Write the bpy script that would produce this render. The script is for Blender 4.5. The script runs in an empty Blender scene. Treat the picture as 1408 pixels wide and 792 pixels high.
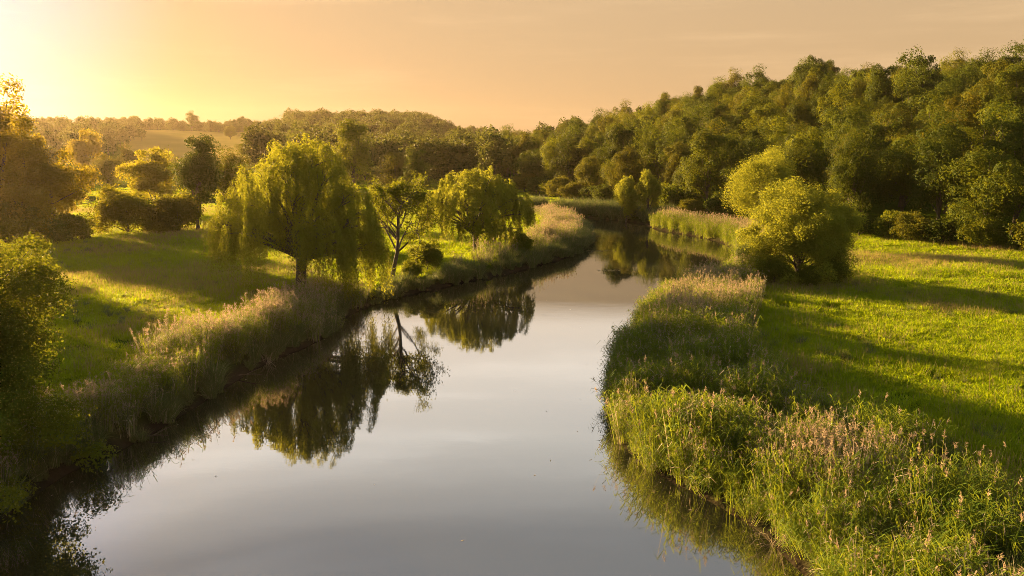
import bpy, math, random
import numpy as np
from mathutils import Vector

# ------------------------------------------------------------------ camera, world, sun, exposure
S = bpy.context.scene
COL = S.collection
W0, H0, F0 = 1408.0, 792.0, 1095.0
CAM_H, HORIZON = 12.0, 205.0
PITCH = math.atan((H0 / 2 - HORIZON) / F0)
cam_d = bpy.data.cameras.new('camera')
cam = bpy.data.objects.new('camera', cam_d)
COL.objects.link(cam)
cam_d.sensor_width = 36.0
cam_d.lens = 36.0 * F0 / W0
cam_d.clip_start = 0.1
cam_d.clip_end = 12000
cam.location = (0, 0, CAM_H)
cam.rotation_euler = (math.pi / 2 - PITCH, 0, 0)
S.camera = cam

SUN_AZ, SUN_EL = math.radians(-48.0), math.radians(10.5)
wd = bpy.data.worlds.new('World')
S.world = wd
wd.use_nodes = True
nt = wd.node_tree
sky = nt.nodes.new('ShaderNodeTexSky')
sky.sky_type = 'NISHITA'
sky.sun_disc = False
sky.sun_elevation = SUN_EL
sky.sun_rotation = SUN_AZ
sky.altitude = 0
sky.air_density = 1.0
sky.dust_density = 1.0
sky.ozone_density = 1.0
# evening sky: soft contrast, warm towards the horizon, greyer overhead
gam = nt.nodes.new('ShaderNodeGamma'); gam.inputs[1].default_value = 0.17
tco = nt.nodes.new('ShaderNodeTexCoord')
sxyz = nt.nodes.new('ShaderNodeSeparateXYZ')
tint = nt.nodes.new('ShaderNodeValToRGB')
TINT = [(0.0, (1.27, .80, .42)), (.187, (1.40, .93, .52)), (.215, (3.75, 3.05, 2.42)), (.285, (3.6, 3.1, 2.6)), (.355, (2.75, 2.5, 2.2)), (.45, (1.02, 1.0, .99)), (1.0, (1.0, .98, .97))]  # bright middle band lies above the view, added to lighten the water's reflections
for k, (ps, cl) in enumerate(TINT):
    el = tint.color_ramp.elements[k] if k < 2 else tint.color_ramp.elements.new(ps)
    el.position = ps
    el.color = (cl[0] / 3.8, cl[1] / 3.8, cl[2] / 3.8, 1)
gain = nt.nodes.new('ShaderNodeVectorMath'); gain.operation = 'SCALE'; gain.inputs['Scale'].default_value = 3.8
mul = nt.nodes.new('ShaderNodeMix'); mul.data_type = 'RGBA'; mul.blend_type = 'MULTIPLY'; mul.inputs[0].default_value = 1.0
bgn = nt.nodes['Background']
L_ = nt.links.new
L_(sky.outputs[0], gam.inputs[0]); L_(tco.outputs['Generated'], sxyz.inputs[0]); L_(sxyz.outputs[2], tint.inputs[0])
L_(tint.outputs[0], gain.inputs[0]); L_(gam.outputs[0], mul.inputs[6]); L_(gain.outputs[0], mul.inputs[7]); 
# whiter round the sun
dsun = nt.nodes.new('ShaderNodeVectorMath'); dsun.operation = 'DOT_PRODUCT'
dsun.inputs[1].default_value = (math.sin(SUN_AZ) * math.cos(SUN_EL), math.cos(SUN_AZ) * math.cos(SUN_EL), math.sin(SUN_EL))
glow = nt.nodes.new('ShaderNodeMapRange'); glow.interpolation_type = 'SMOOTHSTEP'
glow.inputs[1].default_value = 0.89; glow.inputs[2].default_value = 1.0
whit = nt.nodes.new('ShaderNodeMix'); whit.data_type = 'RGBA'; whit.blend_type = 'ADD'
whit.inputs[7].default_value = (0.0, 0.35, 1.5, 1)
L_(tco.outputs['Generated'], dsun.inputs[0]); L_(dsun.outputs['Value'], glow.inputs[0]); L_(glow.outputs[0], whit.inputs[0])
# faint streaks of high cloud
cmap = nt.nodes.new('ShaderNodeMapping'); cmap.inputs['Scale'].default_value = (2.2, 2.2, 26); cmap.inputs['Rotation'].default_value = (0.02, 0.03, 0)
cn = nt.nodes.new('ShaderNodeTexNoise'); cn.inputs['Scale'].default_value = 1.3; cn.inputs['Detail'].default_value = 6; cn.inputs['Roughness'].default_value = 0.6
cmr = nt.nodes.new('ShaderNodeMapRange'); cmr.interpolation_type = 'SMOOTHSTEP'
cmr.inputs[1].default_value = 0.46; cmr.inputs[2].default_value = 0.8; cmr.inputs[3].default_value = 1.0; cmr.inputs[4].default_value = 1.22
csc = nt.nodes.new('ShaderNodeVectorMath'); csc.operation = 'SCALE'
L_(tco.outputs['Generated'], cmap.inputs[0]); L_(cmap.outputs[0], cn.inputs['Vector']); L_(cn.outputs[0], cmr.inputs[0])
L_(mul.outputs[2], csc.inputs[0]); L_(cmr.outputs[0], csc.inputs['Scale'])
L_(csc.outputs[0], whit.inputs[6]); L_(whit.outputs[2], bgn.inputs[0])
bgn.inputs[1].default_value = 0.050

sun_d = bpy.data.lights.new('sun', 'SUN')
sun_d.energy = 5.0
sun_d.angle = math.radians(0.6)
sun_d.color = (1.0, 0.63, 0.27)
sun = bpy.data.objects.new('sun', sun_d)
COL.objects.link(sun)
sdir = Vector((math.sin(SUN_AZ) * math.cos(SUN_EL), math.cos(SUN_AZ) * math.cos(SUN_EL), math.sin(SUN_EL)))
sun.rotation_euler = sdir.to_track_quat('Z', 'Y').to_euler()
sun.location = (0, 0, 100)

S.view_settings.view_transform = 'Standard'
S.view_settings.look = 'None'
S.view_settings.gamma = 1.0
S.view_settings.use_curve_mapping = False
S.view_settings.exposure = 3.0
S.render.engine = 'CYCLES'
cy = S.cycles
cy.filter_width = 0.8
cy.use_denoising = True
cy.denoiser = 'OPENIMAGEDENOISE'
cy.denoising_prefilter = 'NONE'
cy.use_adaptive_sampling = False
cy.max_bounces = 6
cy.diffuse_bounces = 3
cy.glossy_bounces = 3
cy.transmission_bounces = 4
cy.transparent_max_bounces = 8
cy.volume_bounces = 0
cy.caustics_reflective = False
cy.caustics_refractive = False
cy.sample_clamp_indirect = 4.0

# ------------------------------------------------------------------ helpers
PI = math.pi


def G(px, py, z=0.0):
    """point of the ground level z seen at a place of the photograph"""
    dx, dz, dy = (px - W0 / 2) / F0, -(py - H0 / 2) / F0, 1.0
    c, s = math.cos(PITCH), math.sin(PITCH)
    wy, wz = dy * c + dz * s, -dy * s + dz * c
    t = (z - CAM_H) / wz
    return np.array([dx * t, wy * t])


def tag(o, label=None, cat=None, group=None, kind=None):
    if label: o['label'] = label
    if cat: o['category'] = cat
    if group: o['group'] = group
    if kind: o['kind'] = kind
    return o


def link(o, parent=None):
    COL.objects.link(o)
    if parent is not None: o.parent = parent
    return o


def empty(name, loc, rz=0.0):
    o = bpy.data.objects.new(name, None)
    o.location = loc
    o.rotation_euler = (0, 0, rz)
    o.empty_display_size = 0.5
    return link(o)


class Geo:
    def __init__(self):
        self.V, self.F3, self.F4, self.m3, self.m4, self.R = [], [], [], [], [], []
        self.n = 0

    def add(self, V, F, mat=0, rnd=0.5):
        V = np.asarray(V, np.float32).reshape(-1, 3)
        F = np.asarray(F, np.int32)
        self.V.append(V)
        self.R.append(np.broadcast_to(np.asarray(rnd, np.float32), (len(V),)).copy())
        if F.shape[1] == 3:
            self.F3.append(F + self.n); self.m3.append(np.full(len(F), mat, np.int32))
        else:
            self.F4.append(F + self.n); self.m4.append(np.full(len(F), mat, np.int32))
        self.n += len(V)

    def mesh(self, name, mats, smooth=False):
        V = np.concatenate(self.V)
        R = np.concatenate(self.R)
        f3 = np.concatenate(self.F3) if self.F3 else np.zeros((0, 3), np.int32)
        f4 = np.concatenate(self.F4) if self.F4 else np.zeros((0, 4), np.int32)
        m = np.concatenate(self.m3 + self.m4)
        me = bpy.data.meshes.new(name)
        me.vertices.add(len(V))
        me.vertices.foreach_set('co', V.ravel())
        idx = np.concatenate([f3.ravel(), f4.ravel()])
        me.loops.add(len(idx))
        me.loops.foreach_set('vertex_index', idx)
        nf = len(f3) + len(f4)
        me.polygons.add(nf)
        starts = np.concatenate([np.arange(len(f3)) * 3, len(f3) * 3 + np.arange(len(f4)) * 4]).astype(np.int32)
        me.polygons.foreach_set('loop_start', starts)
        for mt in mats: me.materials.append(mt)
        me.polygons.foreach_set('material_index', m)
        me.polygons.foreach_set('use_smooth', np.full(nf, smooth, bool))
        a = me.attributes.new('rnd', 'FLOAT', 'POINT')
        a.data.foreach_set('value', R)
        me.update(calc_edges=True)
        me.validate()
        return me

    def obj(self, name, mats, parent=None, smooth=False):
        return link(bpy.data.objects.new(name, self.mesh(name, mats, smooth)), parent)


def unit(v):
    return v / np.maximum(np.linalg.norm(v, axis=-1, keepdims=True), 1e-9)


def rdir(rng, n):
    return unit(rng.normal(size=(n, 3)))


def add_leaves(g, P, N, L, Wd, rng, mat=0, rnd=0.5, U=None, fold=0.2):
    """folded diamond leaves: P base, N face normal, L length, Wd width"""
    n = len(P)
    N = unit(N)
    if U is None: U = rdir(rng, n)
    U = unit(U - (U * N).sum(1, keepdims=True) * N)
    Vv = np.cross(N, U)
    L = np.broadcast_to(np.asarray(L, float), (n,))[:, None]
    Wd = np.broadcast_to(np.asarray(Wd, float), (n,))[:, None]
    a = P
    b = P + U * L * 0.45 + Vv * Wd * 0.5 + N * Wd * fold
    c = P + U * L
    d = P + U * L * 0.45 - Vv * Wd * 0.5 + N * Wd * fold
    V = np.stack([a, b, c, d], 1).reshape(-1, 3)
    F = np.arange(4 * n).reshape(n, 4)
    r = np.repeat(np.broadcast_to(np.asarray(rnd, float), (n,)), 4)
    g.add(V, F, mat, r)


def add_tube(g, path, rad, n=6, mat=0, rnd=0.5):
    path = np.asarray(path, float)
    K = len(path)
    rad = np.broadcast_to(np.asarray(rad, float), (K,))
    T = unit(np.gradient(path, axis=0))
    ref = np.array([0.31, 0.95, 0.05])
    A = unit(np.cross(T, ref))
    B = np.cross(T, A)
    th = np.linspace(0, 2 * PI, n, endpoint=False)
    V = path[:, None] + rad[:, None, None] * (np.cos(th)[None, :, None] * A[:, None] + np.sin(th)[None, :, None] * B[:, None])
    i = np.arange(K - 1)[:, None] * n
    j = np.arange(n)[None]
    j2 = (j + 1) % n
    F = np.stack([i + j, i + j2, i + n + j2, i + n + j], -1).reshape(-1, 4)
    g.add(V.reshape(-1, 3), F, mat, rnd)


def bez(a, b, c, k=6):
    t = np.linspace(0, 1, k)[:, None]
    return (1 - t) ** 2 * a + 2 * t * (1 - t) * b + t ** 2 * c


def add_ribbons(g, pts, wid, side, mat=0, rnd=0.5):
    """pts (n,k,3) centre lines, wid (n,k), side (n,3)"""
    n, k, _ = pts.shape
    A = pts - side[:, None] * wid[..., None] * 0.5
    B = pts + side[:, None] * wid[..., None] * 0.5
    V = np.stack([A, B], 2).reshape(n, 2 * k, 3)
    base = np.arange(n)[:, None, None] * 2 * k
    i = (np.arange(k - 1) * 2)[None, :, None]
    F = base + i + np.array([0, 1, 3, 2])[None, None]
    r = np.repeat(np.broadcast_to(np.asarray(rnd, float), (n,)), 2 * k)
    g.add(V.reshape(-1, 3), F.reshape(-1, 4), mat, r)


def vnoise(x, y, scale, seed=0):
    x = np.asarray(x, float) / scale; y = np.asarray(y, float) / scale
    xi = np.floor(x).astype(np.int64); yi = np.floor(y).astype(np.int64)
    fx = x - xi; fy = y - yi
    fx = fx * fx * (3 - 2 * fx); fy = fy * fy * (3 - 2 * fy)

    def h(a, b):
        v = np.sin(a * 127.1 + b * 311.7 + seed * 74.7) * 43758.5453
        return v - np.floor(v)
    return (h(xi, yi) * (1 - fx) + h(xi + 1, yi) * fx) * (1 - fy) + (h(xi, yi + 1) * (1 - fx) + h(xi + 1, yi + 1) * fx) * fy


def sstep(a, b, x):
    t = np.clip((np.asarray(x, float) - a) / (b - a), 0, 1)
    return t * t * (3 - 2 * t)


# ------------------------------------------------------------------ materials
def mat_new(name):
    m = bpy.data.materials.new(name)
    m.use_nodes = True
    t = m.node_tree
    t.nodes.clear()
    return m, t, t.nodes.new('ShaderNodeOutputMaterial')


def mixc(t, fac, a, b, typ='MIX'):
    n = t.nodes.new('ShaderNodeMix'); n.data_type = 'RGBA'; n.blend_type = typ
    for sock, v in ((n.inputs[0], fac), (n.inputs[6], a), (n.inputs[7], b)):
        if isinstance(v, (int, float)): sock.default_value = v
        elif isinstance(v, tuple): sock.default_value = (*v, 1) if len(v) == 3 else v
        else: t.links.new(v, sock)
    return n.outputs[2]


def foliage(name, ca, cb, ct, trans=0.42, rough=0.55, objcol=False, spec=0.05, vary=0.35):
    m, t, out = mat_new(name)
    at = t.nodes.new('ShaderNodeAttribute'); at.attribute_name = 'rnd'
    oi = t.nodes.new('ShaderNodeObjectInfo')
    c = mixc(t, at.outputs['Fac'], ca, cb)
    mr = t.nodes.new('ShaderNodeMapRange')
    t.links.new(oi.outputs['Random'], mr.inputs[0])
    mr.inputs[3].default_value = 1 - vary; mr.inputs[4].default_value = 1 + vary
    vm = t.nodes.new('ShaderNodeVectorMath'); vm.operation = 'SCALE'
    t.links.new(c, vm.inputs[0]); t.links.new(mr.outputs[0], vm.inputs['Scale'])
    c = vm.outputs[0]
    tc = mixc(t, 0.5, c, ct)
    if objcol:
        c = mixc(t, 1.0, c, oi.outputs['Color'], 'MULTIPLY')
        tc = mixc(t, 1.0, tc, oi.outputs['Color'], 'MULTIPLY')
    p = t.nodes.new('ShaderNodeBsdfPrincipled')
    t.links.new(c, p.inputs['Base Color'])
    p.inputs['Roughness'].default_value = rough
    p.inputs['Specular IOR Level'].default_value = spec
    tr = t.nodes.new('ShaderNodeBsdfTranslucent')
    t.links.new(tc, tr.inputs[0])
    mx = t.nodes.new('ShaderNodeMixShader')
    mx.inputs[0].default_value = trans
    t.links.new(p.outputs[0], mx.inputs[1]); t.links.new(tr.outputs[0], mx.inputs[2])
    t.links.new(mx.outputs[0], out.inputs[0])
    return m


def bark(name, ca, cb):
    m, t, out = mat_new(name)
    tc = t.nodes.new('ShaderNodeTexCoord')
    mp = t.nodes.new('ShaderNodeMapping'); mp.inputs['Scale'].default_value = (6, 6, 1.2)
    t.links.new(tc.outputs['Object'], mp.inputs[0])
    n = t.nodes.new('ShaderNodeTexNoise'); n.inputs['Scale'].default_value = 2; n.inputs['Detail'].default_value = 6
    t.links.new(mp.outputs[0], n.inputs['Vector'])
    c = mixc(t, n.outputs[0], ca, cb)
    p = t.nodes.new('ShaderNodeBsdfPrincipled'); p.inputs['Roughness'].default_value = 0.9
    t.links.new(c, p.inputs['Base Color'])
    b = t.nodes.new('ShaderNodeBump'); b.inputs['Strength'].default_value = 0.6; b.inputs['Distance'].default_value = 0.05
    t.links.new(n.outputs[0], b.inputs['Height']); t.links.new(b.outputs[0], p.inputs['Normal'])
    t.links.new(p.outputs[0], out.inputs[0])
    return m


M_WOOD = foliage('woodland_leaves', (0.036, 0.056, 0.006), (0.083, 0.106, 0.009), (0.23, 0.215, 0.010), 0.37, objcol=True, vary=0.2)
M_WILLOW = foliage('willow_leaves', (0.083, 0.112, 0.012), (0.152, 0.172, 0.018), (0.36, 0.34, 0.015), 0.53, vary=0.1)
M_ALDER = foliage('alder_leaves', (0.044, 0.074, 0.006), (0.098, 0.122, 0.010), (0.26, 0.25, 0.010), 0.46, vary=0.15)
M_REED = foliage('reed_leaves', (0.044, 0.096, 0.010), (0.122, 0.172, 0.018), (0.36, 0.38, 0.014), 0.48, vary=0.25)
M_SEDGE = foliage('sedge_blades', (0.050, 0.078, 0.030), (0.10, 0.125, 0.040), (0.16, 0.18, 0.03), 0.35, vary=0.25)
M_STRAW = foliage('dry_reed_stems', (0.17, 0.152, 0.098), (0.32, 0.28, 0.185), (0.38, 0.30, 0.16), 0.32, vary=0.25)
M_PLUME = foliage('reed_plumes', (0.20, 0.160, 0.110), (0.34, 0.265, 0.175), (0.40, 0.29, 0.15), 0.40, vary=0.2)
M_GRASS = foliage('meadow_blades', (0.075, 0.140, 0.004), (0.150, 0.215, 0.006), (0.46, 0.54, 0.004), 0.56, vary=0.3)
M_HAY = foliage('pale_grass_heads', (0.16, 0.13, 0.05), (0.26, 0.21, 0.08), (0.36, 0.28, 0.08), 0.4, vary=0.2)
M_SALLOW = foliage('sallow_leaves', (0.100, 0.134, 0.014), (0.175, 0.198, 0.022), (0.39, 0.375, 0.02), 0.5, vary=0.05)
M_GOLD = foliage('backlight_tinted_leaves', (0.075, 0.078, 0.008), (0.135, 0.125, 0.012), (0.55, 0.42, 0.02), 0.6, objcol=True, vary=0.1)  # golden glow of the backlight is put into leaf colour and translucency
M_BARK = bark('grey_bark', (0.030, 0.022, 0.014), (0.085, 0.066, 0.045))


def ground_mat():
    m, t, out = mat_new('meadow_soil_and_turf')
    tc = t.nodes.new('ShaderNodeTexCoord')
    n1 = t.nodes.new('ShaderNodeTexNoise'); n1.inputs['Scale'].default_value = 0.12; n1.inputs['Detail'].default_value = 5
    n2 = t.nodes.new('ShaderNodeTexNoise'); n2.inputs['Scale'].default_value = 1.7; n2.inputs['Detail'].default_value = 6
    for n in (n1, n2): t.links.new(tc.outputs['Object'], n.inputs['Vector'])
    c = mixc(t, n1.outputs[0], (0.042, 0.085, 0.005), (0.075, 0.115, 0.008))
    c = mixc(t, n2.outputs[0], c, (0.042, 0.058, 0.007))
    at = t.nodes.new('ShaderNodeAttribute'); at.attribute_name = 'rnd'   # 1 = bare mud along the water
    c = mixc(t, at.outputs['Fac'], c, (0.020, 0.016, 0.010))
    p = t.nodes.new('ShaderNodeBsdfPrincipled'); p.inputs['Roughness'].default_value = 0.95
    p.inputs['Specular IOR Level'].default_value = 0.0
    t.links.new(c, p.inputs['Base Color'])
    b = t.nodes.new('ShaderNodeBump'); b.inputs['Strength'].default_value = 1.0; b.inputs['Distance'].default_value = 0.3
    t.links.new(n2.outputs[0], b.inputs['Height']); t.links.new(b.outputs[0], p.inputs['Normal'])
    t.links.new(p.outputs[0], out.inputs[0])
    return m


def water_mat():
    m, t, out = mat_new('still_river_water')
    tc = t.nodes.new('ShaderNodeTexCoord')
    mp = t.nodes.new('ShaderNodeMapping'); mp.inputs['Scale'].default_value = (0.5, 1.0, 1)
    t.links.new(tc.outputs['Object'], mp.inputs[0])
    n1 = t.nodes.new('ShaderNodeTexNoise'); n1.inputs['Scale'].default_value = 2.2; n1.inputs['Detail'].default_value = 3
    n2 = t.nodes.new('ShaderNodeTexNoise'); n2.inputs['Scale'].default_value = 0.25; n2.inputs['Detail'].default_value = 2
    for n in (n1, n2): t.links.new(mp.outputs[0], n.inputs['Vector'])
    b1 = t.nodes.new('ShaderNodeBump'); b1.inputs['Strength'].default_value = 0.04; b1.inputs['Distance'].default_value = 0.02
    b2 = t.nodes.new('ShaderNodeBump'); b2.inputs['Strength'].default_value = 0.10; b2.inputs['Distance'].default_value = 0.03
    t.links.new(n1.outputs[0], b1.inputs['Height']); t.links.new(n2.outputs[0], b2.inputs['Height'])
    t.links.new(b1.outputs[0], b2.inputs['Normal'])
    p = t.nodes.new('ShaderNodeBsdfPrincipled')
    p.inputs['Base Color'].default_value = (0.012, 0.013, 0.008, 1)
    n3 = t.nodes.new('ShaderNodeTexNoise'); n3.inputs['Scale'].default_value = 0.07; n3.inputs['Detail'].default_value = 4
    t.links.new(mp.outputs[0], n3.inputs['Vector'])
    rr = t.nodes.new('ShaderNodeMapRange'); rr.inputs[1].default_value = 0.4; rr.inputs[2].default_value = 0.7
    rr.inputs[3].default_value = 0.015; rr.inputs[4].default_value = 0.075
    t.links.new(n3.outputs[0], rr.inputs[0]); t.links.new(rr.outputs[0], p.inputs['Roughness'])
    p.inputs['IOR'].default_value = 4.5
    t.links.new(b2.outputs[0], p.inputs['Normal'])
    t.links.new(p.outputs[0], out.inputs[0])
    return m


# ------------------------------------------------------------------ river outline and terrain
LEFT_PX = [(0, 722), (60, 672), (110, 640), (180, 614), (250, 572), (300, 541), (330, 520), (380, 492), (430, 474), (466, 452),
           (480, 432), (530, 412), (600, 397), (650, 386), (690, 378), (722, 370), (760, 360), (795, 350), (812, 338), (814, 326),
           (805, 314), (785, 305), (760, 300), (738, 297)]
RIGHT_PX = [(1105, 792), (1050, 735), (985, 694), (920, 662), (872, 632), (842, 596), (836, 545), (850, 500), (878, 455), (898, 420),
            (940, 396), (985, 384), (1012, 372), (1010, 350), (998, 334), (950, 324), (896, 315), (893, 309), (850, 303), (800, 298), (735, 292.5)]


def chaikin(p, n=2):
    for _ in range(n):
        q = np.empty((2 * len(p), 2))
        q[0] = p[0]; q[-1] = p[-1]
        q[1:-1:2] = 0.75 * p[:-1] + 0.25 * p[1:]
        q[2:-1:2] = 0.25 * p[:-1] + 0.75 * p[1:]
        p = q
    return p


LB = np.array([(-22, -90), (-19, -20), (-17.5, 8)] + [tuple(G(*p)) for p in LEFT_PX] + [(-30, 163), (-95, 176), (-180, 205)])
RB = np.array([(20, -90), (15, -20), (11, 8)] + [tuple(G(*p)) for p in RIGHT_PX] + [(-30, 172), (-95, 186), (-180, 216)])
LB, RB = chaikin(LB), chaikin(RB)
POLY = np.concatenate([LB, RB[::-1]])


def seg_dist(x, y, line):
    x = np.asarray(x, float).ravel(); y = np.asarray(y, float).ravel()
    best = np.full(len(x), 1e9)
    for (ax, ay), (bx, by) in zip(line[:-1], line[1:]):
        dx, dy = bx - ax, by - ay
        L2 = dx * dx + dy * dy
        if L2 < 1e-9: continue
        t = np.clip(((x - ax) * dx + (y - ay) * dy) / L2, 0, 1)
        best = np.minimum(best, (x - ax - t * dx) ** 2 + (y - ay - t * dy) ** 2)
    return np.sqrt(best)


def inside(x, y, poly):
    x = np.asarray(x, float).ravel(); y = np.asarray(y, float).ravel()
    r = np.zeros(len(x), bool)
    for (ax, ay), (bx, by) in zip(poly, np.roll(poly, -1, 0)):
        if ay == by: continue
        c = ((ay > y) != (by > y)) & (x < (bx - ax) * (y - ay) / (by - ay) + ax)
        r ^= c
    return r


def river_sd(x, y):
    shp = np.shape(x)
    d = np.minimum(seg_dist(x, y, LB), seg_dist(x, y, RB))
    d = np.where(inside(x, y, POLY), -d, d)
    return d.reshape(shp)


# foot of the wooded hill on the right, from near to far (hill lies to the right of it)
FOOT = np.array([(95, -60), (80, 20), (68, 60), (56, 82), (45, 98), (36, 118), (25, 146), (14, 172), (4, 205), (-12, 300), (-24, 420), (-40, 700), (-60, 1100)], float)
FOOT_POLY = np.concatenate([FOOT, [(1800, 1100), (1800, -60)]])


def foot_sd(x, y):
    shp = np.shape(x)
    d = seg_dist(x, y, FOOT)
    d = np.where(inside(x, y, FOOT_POLY), d, -d)
    return d.reshape(shp)


def hz(x, y, sd=None, fs=None):
    x = np.asarray(x, float); y = np.asarray(y, float)
    if sd is None: sd = river_sd(x, y)
    if fs is None: fs = foot_sd(x, y)
    land = 0.95 * (1 - np.exp(-np.maximum(sd, 0) / 1.1))
    und = (vnoise(x, y, 14, 3) - 0.5) * 0.5 + (vnoise(x, y, 5, 4) - 0.5) * 0.18
    z = np.where(sd < 0, np.maximum(sd * 0.7, -1.6), land + und * sstep(2, 10, sd))
    r = np.hypot(x, y)
    # right hill: height falls with distance up the valley
    amp = np.interp(y, [0, 190, 280, 350, 430, 520, 650, 1100], [15.5, 19, 23, 22, 18, 13.5, 12, 12])
    hill = amp * sstep(-6, 118, fs) + (vnoise(x, y, 45, 8) - 0.5) * 5 * sstep(10, 60, fs)
    z = z + np.where(fs > -6, hill, 0)
    # far hills closing the valley, mostly to the left
    far = (21.5 + 8 * sstep(-0.36, -0.22, np.arctan2(x, y)) * sstep(0.02, -0.10, np.arctan2(x, y)) - 5 * sstep(-0.06, 0.0, np.arctan2(x, y))) * sstep(300, 760, r + 60 * (vnoise(x, y, 260, 5) - 0.5)) * sstep(40, -60, fs)
    far += (vnoise(x, y, 150, 9) - 0.5) * 11 * sstep(350, 600, r) * sstep(40, -60, fs)
    far2 = 2 * sstep(820, 1300, r)
    return z + far + far2


def hz1(x, y):
    return float(hz(np.array([x]), np.array([y]))[0])


def axis(segs):
    out = []
    for a, b, st in segs: out += list(np.arange(a, b, st))
    return np.array(out + [segs[-1][1]])


gx = axis([(-1100, -500, 40), (-500, -120, 10), (-120, -50, 3), (-50, 60, 0.8), (60, 150, 3), (150, 500, 10), (500, 1100, 40)])
gy = axis([(-110, 5, 8), (5, 120, 0.8), (120, 220, 2), (220, 500, 8), (500, 1000, 16), (1000, 1450, 30)])
X, Y = np.meshgrid(gx, gy)
sdg = river_sd(X, Y); fsg = foot_sd(X, Y)
Z = hz(X, Y, sdg, fsg)
nx, ny = len(gx), len(gy)
g = Geo()
ii = (np.arange(ny - 1)[:, None] * nx + np.arange(nx - 1)[None]).ravel()
g.add(np.stack([X, Y, Z], -1).reshape(-1, 3), np.stack([ii, ii + 1, ii + nx + 1, ii + nx], -1), 0,
      (1 - sstep(0.3, 1.6, sdg)).ravel())
ground = g.obj('ground', [ground_mat()], smooth=True)
tag(ground, 'grassy valley floor and hillsides around the river', 'ground', kind='structure')

g = Geo()
wx, wy = np.linspace(-180, 60, 25), np.linspace(-90, 220, 32)
X, Y = np.meshgrid(wx, wy)
ii = (np.arange(31)[:, None] * 25 + np.arange(24)[None]).ravel()
g.add(np.stack([X, Y, X * 0], -1).reshape(-1, 3), np.stack([ii, ii + 1, ii + 26, ii + 25], -1))
water = g.obj('river_water', [water_mat()])
tag(water, 'calm river winding up the valley and mirroring the sky', 'river', kind='structure')


# ------------------------------------------------------------------ scattering of uncountable ground cover
def proto_coll(name, meshes):
    c = bpy.data.collections.new(name)
    for k, me in enumerate(meshes):
        c.objects.link(bpy.data.objects.new('%s_%02d' % (name, k), me))
    ng = bpy.data.node_groups.new('scatter_' + name, 'GeometryNodeTree')
    ng.interface.new_socket('Geometry', in_out='INPUT', socket_type='NodeSocketGeometry')
    ng.interface.new_socket('Geometry', in_out='OUTPUT', socket_type='NodeSocketGeometry')
    N = ng.nodes
    gi, go = N.new('NodeGroupInput'), N.new('NodeGroupOutput')
    ci = N.new('GeometryNodeCollectionInfo')
    ci.inputs['Collection'].default_value = c
    ci.inputs['Separate Children'].default_value = True
    ci.inputs['Reset Children'].default_value = True
    ip = N.new('GeometryNodeInstanceOnPoints')
    ip.inputs['Pick Instance'].default_value = True
    ng.links.new(gi.outputs[0], ip.inputs['Points'])
    ng.links.new(ci.outputs[0], ip.inputs['Instance'])
    for nm, typ, sock in (('idx', 'INT', 'Instance Index'), ('rot', 'FLOAT_VECTOR', 'Rotation'), ('scl', 'FLOAT_VECTOR', 'Scale')):
        na = N.new('GeometryNodeInputNamedAttribute'); na.data_type = typ
        na.inputs['Name'].default_value = nm
        ng.links.new(na.outputs[0], ip.inputs[sock])
    ng.links.new(ip.outputs[0], go.inputs[0])
    return ng, len(meshes)


def scatter(name, pts, scl, idx, pc, rng, label, cat, tilt=0.08, zscl=None):
    n = len(pts)
    me = bpy.data.meshes.new(name)
    me.vertices.add(n)
    me.vertices.foreach_set('co', np.asarray(pts, np.float32).ravel())
    rot = np.stack([rng.normal(0, tilt, n), rng.normal(0, tilt, n), rng.uniform(0, 2 * PI, n)], 1).astype(np.float32)
    s = np.repeat(np.asarray(scl, np.float32)[:, None], 3, 1)
    if zscl is not None: s[:, 2] *= zscl
    a = me.attributes.new('rot', 'FLOAT_VECTOR', 'POINT'); a.data.foreach_set('vector', rot.ravel())
    a = me.attributes.new('scl', 'FLOAT_VECTOR', 'POINT'); a.data.foreach_set('vector', s.ravel())
    a = me.attributes.new('idx', 'INT', 'POINT'); a.data.foreach_set('value', np.asarray(idx, np.int32))
    o = link(bpy.data.objects.new(name, me))
    md = o.modifiers.new('scatter', 'NODES'); md.node_group = pc[0]
    tag(o, label, cat, kind='stuff')
    return o


# ------------------------------------------------------------------ plant prototypes
def blades(g, rng, n, rad, L0, L1, wid, droop, mat, k=4, lean=0.35):
    th = rng.uniform(0, 2 * PI, n); rr = rad * np.sqrt(rng.uniform(0, 1, n))
    base = np.stack([rr * np.cos(th), rr * np.sin(th), np.zeros(n)], 1)
    az = th + rng.normal(0, 0.9, n)
    out = np.stack([np.cos(az), np.sin(az), np.zeros(n)], 1)
    L = rng.uniform(L0, L1, n)
    ln = np.abs(rng.normal(lean, lean * 0.5, n)); dr = np.abs(rng.normal(droop, droop * 0.5, n))
    t = np.linspace(0, 1, k)
    ang = ln[:, None] + dr[:, None] * t[None]
    step = L[:, None] / (k - 1)
    hor = np.concatenate([np.zeros((n, 1)), np.cumsum(np.sin(ang[:, :-1]) * step, 1)], 1)
    ver = np.concatenate([np.zeros((n, 1)), np.cumsum(np.cos(ang[:, :-1]) * step, 1)], 1)
    pts = base[:, None] + out[:, None] * hor[..., None] + np.array([0, 0, 1.0]) * ver[..., None]
    w = wid * rng.uniform(0.7, 1.2, n)[:, None] * np.array([0.8, 1.0, 0.75, 0.12])[None] if k == 4 else wid * np.linspace(1, 0.12, k)[None] * np.ones((n, 1))
    fa = az + PI / 2 + rng.normal(0, 0.5, n)
    side = np.stack([np.cos(fa), np.sin(fa), np.zeros(n)], 1)
    add_ribbons(g, pts, w, side, mat, rng.uniform(0, 1, n))


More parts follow.
